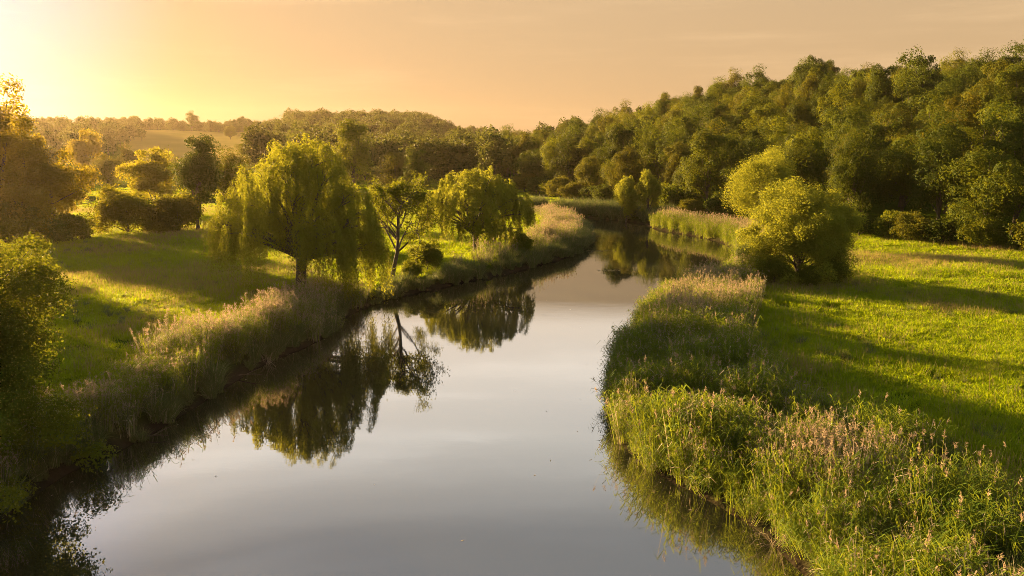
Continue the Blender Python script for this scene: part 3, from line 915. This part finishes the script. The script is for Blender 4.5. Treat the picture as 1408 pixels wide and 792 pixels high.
# keep only what the slope lets one see: drop trees whose tops lie under the sight line over nearer ground and trees
hpz = hz(hp[:, 0], hp[:, 1])
order = np.argsort(np.hypot(hp[:, 0], hp[:, 1]))
hp, hf, hpz = hp[order], hf[order], hpz[order]
seen = []
ang = np.arctan2(hp[:, 0], hp[:, 1]); dist = np.hypot(hp[:, 0], hp[:, 1])
for i in range(len(hp)):
    wdt = 3.2 / dist[i]
    near = [j for j in seen if abs(ang[j] - ang[i]) < 3.0 / dist[j]]
    el = (hpz[i] + 14.5 - CAM_H) / dist[i]
    if near and max((hpz[j] + 13 - CAM_H) / dist[j] for j in near) > el + 0.002: continue
    seen.append(i)
hp, hf, hpz, dist, ang = hp[seen], hf[seen], hpz[seen], dist[seen], ang[seen]
print('hill trees', len(hp))
CLS = [('dark green', DARK), ('mid green', MID), ('olive green', OLIVE), ('yellow-green', YELLOW), ('russet-tinged', RUSSET)]
for i in range(min(300, len(hp))):
    x, y = hp[i]
    u = rw.uniform() + 0.25 * (vnoise(x, y, 30, 2) - 0.5)
    ci = 0 if u < 0.28 else 1 if u < 0.56 else 2 if u < 0.86 else 3 if u < 1.02 else 4
    cn, colr = CLS[ci]
    kv = rw.uniform(0.85, 1.12); colr = tuple(c * kv for c in colr)
    px = 704 + F0 * x / y
    zone = 'above the right meadow' if px > 1190 else 'above the bushy willow' if px > 1000 else 'above the twin bank willows' if px > 850 else 'at the far end of the hill'
    row = 'at the wooded hill foot' if hf[i] < 10 else 'low on the hill' if hf[i] < 38 else 'halfway up the hill' if hf[i] < 78 else 'atop the hill'
    form = rw.integers(0, 8)
    lab = '%s %s tree %s, %s' % (cn, ['broad', 'tall', 'spreading', 'tall', 'round', 'ragged', 'narrow', 'open-crowned'][form], row, zone)
    s = rw.uniform(0.74, 1.02) * (0.9 if hf[i] < 8 else 1.0)
    put_tree('woodland_tree', WOOD[form], x, y, lab, 'tree', 'trees of the wooded hill', s=s, zs=rw.uniform(0.95, 1.15), rz=rw.uniform(0, 6.28), color=colr)

for px, py, lab in ((1100, 128, 'dark domed tree standing clear of the skyline on the wooded hill'), (1243, 122, 'sparse see-through tree on the skyline of the wooded hill right of the dark domed one')):
    d = 252 if px < 1200 else 205
    az = math.atan((px - 704) / F0)
    x, y = d * math.sin(az), d * math.cos(az)
    zt = CAM_H + (HORIZON - (95 if px < 1200 else 92)) / F0 * d * 1.05
    m_ = SCRAG if px > 1200 else WOOD[0]
    zg = hz1(x, y)
    put_tree('skyline_tree', m_, x, y, lab, 'tree', s=1.0, zs=max(0.8, (zt - zg) / (13 if px > 1200 else 14)), color=DARK)

# bushes along the foot of the wood
for k in range(46):
    t = k / 45 * (len(FOOT) - 5) + 1.6
    i = int(t); f = t - i
    if i + 1 >= len(FOOT): break
    x, y = FOOT[i] * (1 - f) + FOOT[i + 1] * f + rw.normal(0, 0.8, 2)
    px = 704 + F0 * x / y
    if y < 60 or px > 1530 or px < 700: continue
    cn, colr = CLS[rw.integers(0, 4)]
    zone = 'beside the right meadow' if px > 1190 else 'behind the right bank willows' if px > 900 else 'behind the far reeds'
    put_tree('bush', BUSH[k % 2], x, y, '%s bush at the foot of the wood %s' % (cn, zone), 'bush', 'bushes along the foot of the wood',
             s=rw.uniform(0.55, 0.95) * (1 if k % 2 == 0 else 1.5), zs=rw.uniform(0.8, 1.1), rz=rw.uniform(0, 6.28), color=colr, trunk='stems', crown='foliage')

# ------------------------------------------------------------------ far woods (one mass each) and the trees one can tell apart on the far skyline
FARM = []
for k in range(5):
    r_ = np.random.default_rng(200 + k); gg = Geo()
    C, p = crown_puffs(r_, 12.5 + k % 3, 5.2, 1.5, 46, 1.9, lob=0.25)
    puff_leaves(gg, r_, C, p, 55, 0.75, 0.55, 0.85, randn=0.7, prnd=r_.uniform(0, 1, len(C)))
    add_tube(gg, [(0, 0, -0.5), (0, 0, 9)], [0.35, 0.1], 5, 1)
    FARM.append(gg.mesh('far_tree', [foliage('far_wood_leaves', (0.045, 0.060, 0.010), (0.085, 0.092, 0.016), (0.13, 0.13, 0.015), 0.35, vary=0.4) if k == 0 else bpy.data.materials['far_wood_leaves'], M_BARK]))
PC_FAR = proto_coll('far_trees', FARM)


def in_field(x, y):
    """open field on the far hillside left of centre"""
    a = np.arctan2(x, y); r = np.hypot(x, y)
    l = math.atan((205 - 704) / F0) - 0.05 * sstep(600, 420, r); rr = math.atan((372 - 704) / F0)
    return (a > l) & (a < rr) & (r > 415) & (r < 735)


fa, fr = np.linspace(-0.447, -0.296, 40), np.linspace(418, 738, 60)
A_, R_ = np.meshgrid(fa, fr)
R_ = R_ + 14 * (vnoise(A_ * 900, R_ * 0, 40, 3) - 0.5)
FX, FY = R_ * np.sin(A_), R_ * np.cos(A_)
gg = Geo(); ii = (np.arange(59)[:, None] * 40 + np.arange(39)[None]).ravel()
gg.add(np.stack([FX, FY, hz(FX, FY) + 0.35], -1).reshape(-1, 3), np.stack([ii, ii + 1, ii + 41, ii + 40], -1))
hm, ht, ho = mat_new('mown_hay_field')
hn = ht.nodes.new('ShaderNodeTexNoise'); hn.inputs['Scale'].default_value = 0.05; hn.inputs['Detail'].default_value = 6
htc = ht.nodes.new('ShaderNodeTexCoord'); ht.links.new(htc.outputs['Object'], hn.inputs['Vector'])
hp_ = ht.nodes.new('ShaderNodeBsdfDiffuse')
ht.links.new(mixc(ht, hn.outputs[0], (0.13, 0.125, 0.03), (0.26, 0.20, 0.06)), hp_.inputs[0]); ht.links.new(hp_.outputs[0], ho.inputs[0])
tag(gg.obj('hay_field', [hm], smooth=True), 'pale hay field on the far hillside', 'field', kind='structure')

cand = np.stack([rw.uniform(-620, 120, 9000), rw.uniform(215, 1250, 9000)], 1)
r = np.hypot(cand[:, 0], cand[:, 1]); a = np.arctan2(cand[:, 0], cand[:, 1])
fs = foot_sd(cand[:, 0], cand[:, 1])
dens = sstep(190, 420, r) ** 0.6 * (0.45 + 0.65 * sstep(math.atan((330 - 704) / F0), math.atan((400 - 704) / F0), a) + 0.4 * sstep(720, 780, r))
dens *= np.where((a < math.atan((380 - 704) / F0)) & (r < 420), 0.5 * (vnoise(cand[:, 0], cand[:, 1], 40, 31) > 0.42), 1)
dens *= np.where((a > -0.47) & (a < -0.285) & (r > 270) & (r < 430), 0.06, 1)
ok = (fs < 8) & (a > -0.64) & (a < 0.10) & ~in_field(cand[:, 0], cand[:, 1]) & (rw.uniform(0, 1, len(cand)) < dens * 1.2) & (river_sd(cand[:, 0], cand[:, 1]) > 12)
fp = cand[ok]
far_rest = hp[300:]
fp = np.concatenate([fp, far_rest]) if len(far_rest) else fp
print('far wood', len(fp))
scatter('far_wood', np.c_[fp, hz(fp[:, 0], fp[:, 1]) - 0.3], rw.uniform(0.5, 1.35, len(fp)) * np.where((np.hypot(fp[:, 0], fp[:, 1]) > 600) & (np.arctan2(fp[:, 0], fp[:, 1]) < -0.27), 0.66, 1.0), rw.integers(0, 5, len(fp)), PC_FAR, rw,
        'hazy woods covering the far hills at the head of the valley', 'woods', 0.03)
for k, (px, s, lab) in enumerate(((340, 1.0, 'round tree on the far skyline at the top corner of the hillside field'), (330, 0.75, 'smaller tree leaning on the round skyline tree above the hillside field'),
                                  (308, 0.6, 'low tree on the far skyline left of the round one above the field'), (272, 1.0, 'broad dark tree on the far skyline above the left end of the field'),
                                  (196, 1.05, 'lone taller tree on the far skyline above the hazy second row'), (640, 0.7, 'small round tree on the distant ridge where the two hills meet'))):
    az = math.atan((px - 704) / F0); d = 742 if px < 600 else 980
    x, y = d * math.sin(az), d * math.cos(az)
    put_tree('skyline_tree', WOOD[k % 7], x, y, lab, 'tree', s=s, color=DARK)


# ------------------------------------------------------------------ reeds along the banks
rr_ = np.random.default_rng(9)


def bank_points(line, n_per_m2, wfun, y0, y1, side):
    """points scattered inland of a bank between two distances up the valley; side +1: land lies left of the line"""
    seg = np.diff(line, axis=0); L = np.linalg.norm(seg, axis=1)
    s = np.concatenate([[0], np.cumsum(L)])
    n = int(s[-1] * 10 * n_per_m2)
    u = rr_.uniform(0, s[-1], n)
    i = np.clip(np.searchsorted(s, u) - 1, 0, len(seg) - 1)
    p = line[i] + seg[i] * ((u - s[i]) / np.maximum(L[i], 1e-9))[:, None]
    nrm = np.stack([-seg[i][:, 1], seg[i][:, 0]], 1) / np.maximum(L[i], 1e-9)[:, None] * side
    d = rr_.uniform(-0.25, 10, n)
    q = p + nrm * d[:, None]
    sd = river_sd(q[:, 0], q[:, 1])
    w = wfun(q[:, 0], q[:, 1])
    k = (p[:, 1] > y0) & (p[:, 1] < y1) & (sd > -0.3 + 0.6 * vnoise(q[:, 0], q[:, 1], 2.2, 41)) & (sd < w) & (np.abs(sd - d) < 2.5)
    k &= (vnoise(q[:, 0], q[:, 1], 1.7, 42) + rr_.normal(0, 0.1, n)) > 0.24
    return q[k], sd[k]


def to3(q, sd):
    return np.c_[q, np.maximum(hz(q[:, 0], q[:, 1], sd), -0.15)]


# left bank, near stretch
q, sd = bank_points(LB, 3.0, lambda x, y: 3.7 + 2.2 * (vnoise(x, y, 6, 1) - 0.5), 22, 60, 1)
pn = vnoise(q[:, 0], q[:, 1], 4, 11) + rr_.normal(0, 0.15, len(q))
kd = (sd > 0.9) | (pn > 0.62)
p3 = to3(q, sd)
scatter('reed_bed', p3[kd], (0.50 + 0.52 * vnoise(q[:, 0], q[:, 1], 2.4, 15)[kd]) * rr_.uniform(0.8, 1.2, kd.sum()), rr_.integers(0, 5, kd.sum()), PC_DRY, rr_, 'dry beige reeds with pink plumes along the near left bank', 'reeds')
kk = (sd < 1.6) & (pn < 0.62)
scatter('sedge', p3[kk], rr_.uniform(0.8, 1.25, kk.sum()), rr_.integers(0, 4, kk.sum()), PC_SEDGE, rr_, 'drooping grey-green sedge at the waterline of the near left bank', 'sedge')
kk = (sd > 0.8) & (pn < 0.55)
scatter('reed_leaves', p3[kk], rr_.uniform(0.6, 0.95, kk.sum()), rr_.integers(0, 5, kk.sum()), PC_GREEN, rr_, 'green reed growth among the dry reeds of the near left bank', 'reeds')

# left bank beyond the willow, out to the point of the bend
q, sd = bank_points(LB, 2.2, lambda x, y: np.interp(y, [64, 70, 80, 90, 110, 140], [1.2, 1.6, 3.6, 5.5, 6.5, 5.0]), 63, 146, 1)
p3 = to3(q, sd)
pn = vnoise(q[:, 0], q[:, 1], 5, 12) + rr_.normal(0, 0.15, len(q))
kd = (sd > 1.6) & ((q[:, 1] > 86) | (np.abs(q[:, 1] - 78) < 5))
scatter('reed_bed', p3[kd], (0.5 + 0.6 * vnoise(q[:, 0], q[:, 1], 3.5, 16)[kd]) * rr_.uniform(0.85, 1.15, kd.sum()), rr_.integers(0, 5, kd.sum()), PC_DRY, rr_, 'pinkish plumed reeds on the curved point of the left bank', 'reeds')
kk = (sd < 2.2) | ((~kd) & (pn > 0.5))
scatter('sedge', p3[kk], rr_.uniform(0.8, 1.2, kk.sum()), rr_.integers(0, 4, kk.sum()), PC_SEDGE, rr_, 'grey-green sedge skirting the curved point of the left bank', 'sedge')

# far bank across the bend, and the right bank beyond the willows
q, sd = bank_points(RB, 1.6, lambda x, y: np.interp(y, [90, 128, 132, 170], [5, 4, 6, 6]), 84, 176, -1)
p3 = to3(q, sd)
kd = (q[:, 1] < 126) & (sd > 1.5)
scatter('reed_bed', p3[kd], rr_.uniform(0.8, 1.0, kd.sum()), rr_.integers(0, 5, kd.sum()), PC_DRY, rr_, 'pinkish plumed reeds on the far right bank beyond the pale willow', 'reeds')
kk = (q[:, 1] < 126) & (sd < 2.5)
scatter('reed_leaves', p3[kk], rr_.uniform(0.8, 1.0, kk.sum()), rr_.integers(0, 5, kk.sum()), PC_GREEN, rr_, 'sunlit yellow-green reeds at the waterline of the far right bank', 'reeds')
kk = (q[:, 1] >= 126)
scatter('sedge', p3[kk], rr_.uniform(1.3, 1.9, kk.sum()), rr_.integers(0, 4, kk.sum()), PC_SEDGE, rr_, 'grey-green reed belt across the bend below the wood', 'sedge')

# right bank, near stretch
q, sd = bank_points(RB, 3.6, lambda x, y: np.interp(y, [15, 24, 34, 45, 58, 70], [8.0, 7.6, 7.6, 7.4, 8.3, 5.0]) + 1.6 * (vnoise(x, y, 5, 6) - 0.5), 14, 78, -1)
p3 = to3(q, sd)
low = np.interp(q[:, 1], [46, 60], [1.0, 0.62])
pn = vnoise(q[:, 0], q[:, 1], 5, 13) + rr_.normal(0, 0.12, len(q))
dry = ((pn > 0.66) & (sd > 1.5)) | ((q[:, 1] > 52) & (sd > 1.5) & (pn > 0.30)) | (rr_.uniform(0, 1, len(q)) < 0.03)
scatter('reed_bed', p3[dry], low[dry] ** 0.4 * rr_.uniform(0.65, 0.95, dry.sum()), rr_.integers(0, 5, dry.sum()), PC_DRY, rr_, 'pale plumed dry reeds in patches on the near right bank', 'reeds')
kk = ~dry & ((sd < 6) | (pn > 0.4))
scatter('reed_leaves', p3[kk], low[kk] * (0.42 + 0.68 * vnoise(q[:, 0], q[:, 1], 2.0, 17)[kk]) * rr_.uniform(0.8, 1.2, kk.sum()), rr_.integers(0, 5, kk.sum()), PC_GREEN, rr_, 'lush green reeds in low sun filling the near right bank', 'reeds')
kk = ~dry & (sd > 1.2) & (rr_.uniform(0, 1, len(q)) < 0.4)
scatter('sedge', p3[kk], low[kk] * rr_.uniform(0.7, 1.1, kk.sum()), rr_.integers(0, 4, kk.sum()), PC_SEDGE, rr_, 'sedge tussocks between the reeds of the near right bank', 'sedge')
kk = (sd > 5.5) & (rr_.uniform(0, 1, len(q)) < 0.4)
scatter('herbs', p3[kk], rr_.uniform(0.7, 1.2, kk.sum()), rr_.integers(0, 5, kk.sum()), PC_HERB, rr_, 'tall leafy weeds where the near right reeds meet the meadow', 'weeds')

q, sd = bank_points(RB, 10.0, lambda x, y: 0.9 + 0 * x, 12, 64, -1)
kk = sd < 0.75
scatter('reed_fringe', to3(q[kk], sd[kk]), rr_.uniform(0.4, 0.75, kk.sum()), rr_.integers(0, 5, kk.sum()), PC_GREEN, rr_, 'short reeds leaning over the waterline of the near right bank', 'reeds', 0.28)
q, sd = bank_points(LB, 2.6, lambda x, y: 0.9 + 0 * x, 22, 120, 1)
scatter('sedge_fringe', to3(q, sd), rr_.uniform(0.45, 0.8, len(q)), rr_.integers(0, 4, len(q)), PC_SEDGE, rr_, 'sedge leaning over the waterline of the left bank', 'sedge', 0.28)

# ------------------------------------------------------------------ meadow grass
def meadow(name, x0, x1, y0, y1, n, lab, smin, tall, seed):
    r_ = np.random.default_rng(seed)
    q = np.stack([r_.uniform(x0, x1, n), r_.uniform(y0, y1, n)], 1)
    d = np.hypot(q[:, 0], q[:, 1])
    sd = river_sd(q[:, 0], q[:, 1]); fs = foot_sd(q[:, 0], q[:, 1])
    k = (np.abs(q[:, 0] / q[:, 1]) < 1.25) & (fs < 3) & (sd > smin) & (r_.uniform(0, 1, n) < np.clip(55 / d, 0.12, 1))
    q, sd, fs, d = q[k], sd[k], fs[k], d[k]
    tn = vnoise(q[:, 0], q[:, 1], 2.6, 21) * 0.55 + vnoise(q[:, 0], q[:, 1], 9, 22) * 0.45
    tall_ = (tn + r_.normal(0, 0.07, len(q))) > 1 - tall
    idx = np.where(tall_, r_.integers(5, 8, len(q)), r_.integers(0, 5, len(q)))
    dryp = (vnoise(q[:, 0], q[:, 1], 11, 61) + 0.35 * vnoise(q[:, 0], q[:, 1], 3, 62) + r_.normal(0, 0.08, len(q))) > 0.88
    idx = np.where(dryp, r_.integers(8, 10, len(q)), idx)
    z = hz(q[:, 0], q[:, 1], sd, fs)
    s = np.clip(d / 55, 1.0, 2.2) * r_.uniform(0.8, 1.2, len(q))
    print(name, len(q))
    return scatter(name, np.c_[q, z], s, idx, PC_GRASS, r_, lab, 'grass', 0.05, zscl=(0.6 + 0.75 * tn) / np.clip(d / 70, 1, 1.6))


meadow('meadow_grass', 8, 64, 18, 108, 17000, 'tussocky grass of the sunlit right meadow', 4.5, 0.47, 31)
meadow('meadow_grass', -85, 8, 28, 150, 26000, 'grass of the shaded left meadow crossed by strips of sun', 2.0, 0.40, 32)
meadow('meadow_grass', -110, 12, 150, 330, 9000, 'grass of the distant valley meadow', 2.0, 0.3, 33)

r_ = np.random.default_rng(90)
q = np.stack([r_.uniform(-60, 60, 5200), r_.uniform(22, 115, 5200)], 1)
sd = river_sd(q[:, 0], q[:, 1])
k = (sd > 4) & (foot_sd(q[:, 0], q[:, 1]) < 0) & ((vnoise(q[:, 0], q[:, 1], 7, 51) + r_.normal(0, 0.12, len(q))) > 0.72)
scatter('meadow_weeds', np.c_[q[k], hz(q[k, 0], q[k, 1])], r_.uniform(0.25, 0.6, k.sum()), r_.integers(0, 5, k.sum()), PC_HERB, r_, 'weeds and docks standing in the meadow grass', 'weeds')
k = (sd > 4) & (foot_sd(q[:, 0], q[:, 1]) < 0) & ((vnoise(q[:, 0], q[:, 1], 9, 52) + r_.normal(0, 0.12, len(q))) > 0.74)
scatter('meadow_tussocks', np.c_[q[k], hz(q[k, 0], q[k, 1])], r_.uniform(0.25, 0.5, k.sum()), r_.integers(0, 4, k.sum()), PC_SEDGE, r_, 'dull green tussocks standing in the meadow grass', 'tussocks')

# ------------------------------------------------------------------ small things on the water and the bank
def floaters(px, py, n, sx, sy, lab):
    r_ = np.random.default_rng(int(px)); gg = Geo()
    for _ in range(n):
        u, v = r_.normal(0, sx), r_.normal(0, sy)
        R0 = r_.uniform(0.06, 0.16); th = np.linspace(0.25, 2 * PI - 0.25, 9) + r_.uniform(0, 6)
        V = np.c_[u + R0 * np.cos(th), v + R0 * np.sin(th), 0.012 + r_.uniform(0, 0.012, 9)]
        V = np.concatenate([[[u, v, 0.010]], V])
        gg.add(V, np.array([(0, k, k + 1) for k in range(1, 9)]), 0, r_.uniform())
    o = gg.obj('floating_leaves', [M_HAY])
    o.location = (*G(px, py, 0), 0)
    tag(o, lab, 'floating leaves')


floaters(822, 345, 46, 0.8, 0.35, 'pale floating leaves off the tip of the left bank point')
floaters(846, 372, 20, 0.7, 0.25, 'thin line of floating leaves in the middle of the bend')
r_ = np.random.default_rng(123)
gg = Geo()
bits = np.stack([r_.uniform(-17, 14, 9000), r_.uniform(20, 110, 9000)], 1)
bsd = river_sd(bits[:, 0], bits[:, 1])
bits = bits[(bsd < -0.1) & (r_.uniform(0, 1, len(bits)) < np.exp(bsd / 0.9) * 0.5 + 0.006)]
nb = len(bits)
add_leaves(gg, np.c_[bits, r_.uniform(0.004, 0.012, nb)], np.array([0, 0, 1.0]) + r_.normal(0, 0.08, (nb, 3)), r_.uniform(0.04, 0.16, nb), r_.uniform(0.02, 0.06, nb), r_, 0, r_.uniform(0, 1, nb), None, 0.02)
tag(gg.obj('drifting_litter', [M_STRAW]), 'scraps of dead leaf and reed drifting along the banks', 'litter', kind='stuff')
for (px, py, d, L, lab) in ((322, 519, (0.9, -0.2, 0.12), 1.8, 'dead stick reaching out of the reeds where the left bank is shaded by the willow'), (196, 604, (0.8, 0.1, 0.05), 1.3, 'dead stick lying on the water below the near left reeds'),
                            (886, 588, (-0.8, -0.3, 0.2), 1.2, 'dead stick poking from the sunlit right bank reeds')):
    b = np.array([0, 0, 0.05]); d = np.array(d)
    gg = Geo()
    P = bez(b - d * 0.4, b + d * L * 0.5 + np.array([0, 0, 0.15]), b + d * L, 7)
    add_tube(gg, P, np.linspace(0.035, 0.01, 7), 5)
    add_tube(gg, bez(P[3], P[4] + np.array([0.1, 0.25, 0.15]), P[4] + np.array([0.3, 0.5, 0.2]), 4), np.linspace(0.018, 0.006, 4), 4)
    add_tube(gg, bez(P[4], P[5] + np.array([0.05, -0.2, 0.1]), P[5] + np.array([0.2, -0.45, 0.1]), 4), np.linspace(0.014, 0.005, 4), 4)
    o = gg.obj('dead_branch', [M_BARK], smooth=True)
    o.location = (*G(px, py, 0), 0)
    tag(o, lab, 'branch')
for k, (px, py, lab) in enumerate(((900, 640, 'bent straw-coloured reed tuft over the water at the bulge of the right bank'), (1068, 752, 'bent straw-coloured reed tuft at the bottom edge of the right bank'),
                                   (368, 500, 'bent straw-coloured reed tuft at the shaded left waterline'))):
    r_ = np.random.default_rng(500 + k); gg = Geo()
    blades(gg, r_, 34, 0.2, 0.7, 1.5, 0.016, 1.3, 0, lean=0.7)
    o = gg.obj('dead_reed_tuft', [M_STRAW])
    o.location = (*G(px, py, 0), 0.0)
    tag(o, lab, 'reeds')

# ------------------------------------------------------------------ haze
def haze_box(x0, x1, y0, y1, z0, z1):
    g = Geo()
    V = [(x, y, z) for z in (z0, z1) for y in (y0, y1) for x in (x0, x1)]
    g.add(V, [(0, 2, 3, 1), (4, 5, 7, 6), (0, 1, 5, 4), (2, 6, 7, 3), (0, 4, 6, 2), (1, 3, 7, 5)])
    m, t, out = mat_new('golden_evening_haze')
    v = t.nodes.new('ShaderNodeVolumePrincipled')
    v.inputs['Color'].default_value = (1.0, 0.80, 0.54, 1)
    v.inputs['Density'].default_value = HAZE
    v.inputs['Anisotropy'].default_value = 0.65
    t.links.new(v.outputs[0], out.inputs['Volume'])
    o = g.obj('haze', [m])
    tag(o, 'thin golden evening haze lying in the valley', 'haze', kind='stuff')
    return o


HAZE = 0.00005
haze_box(-1120, 1120, -130, 1470, -3.0, 85.0)
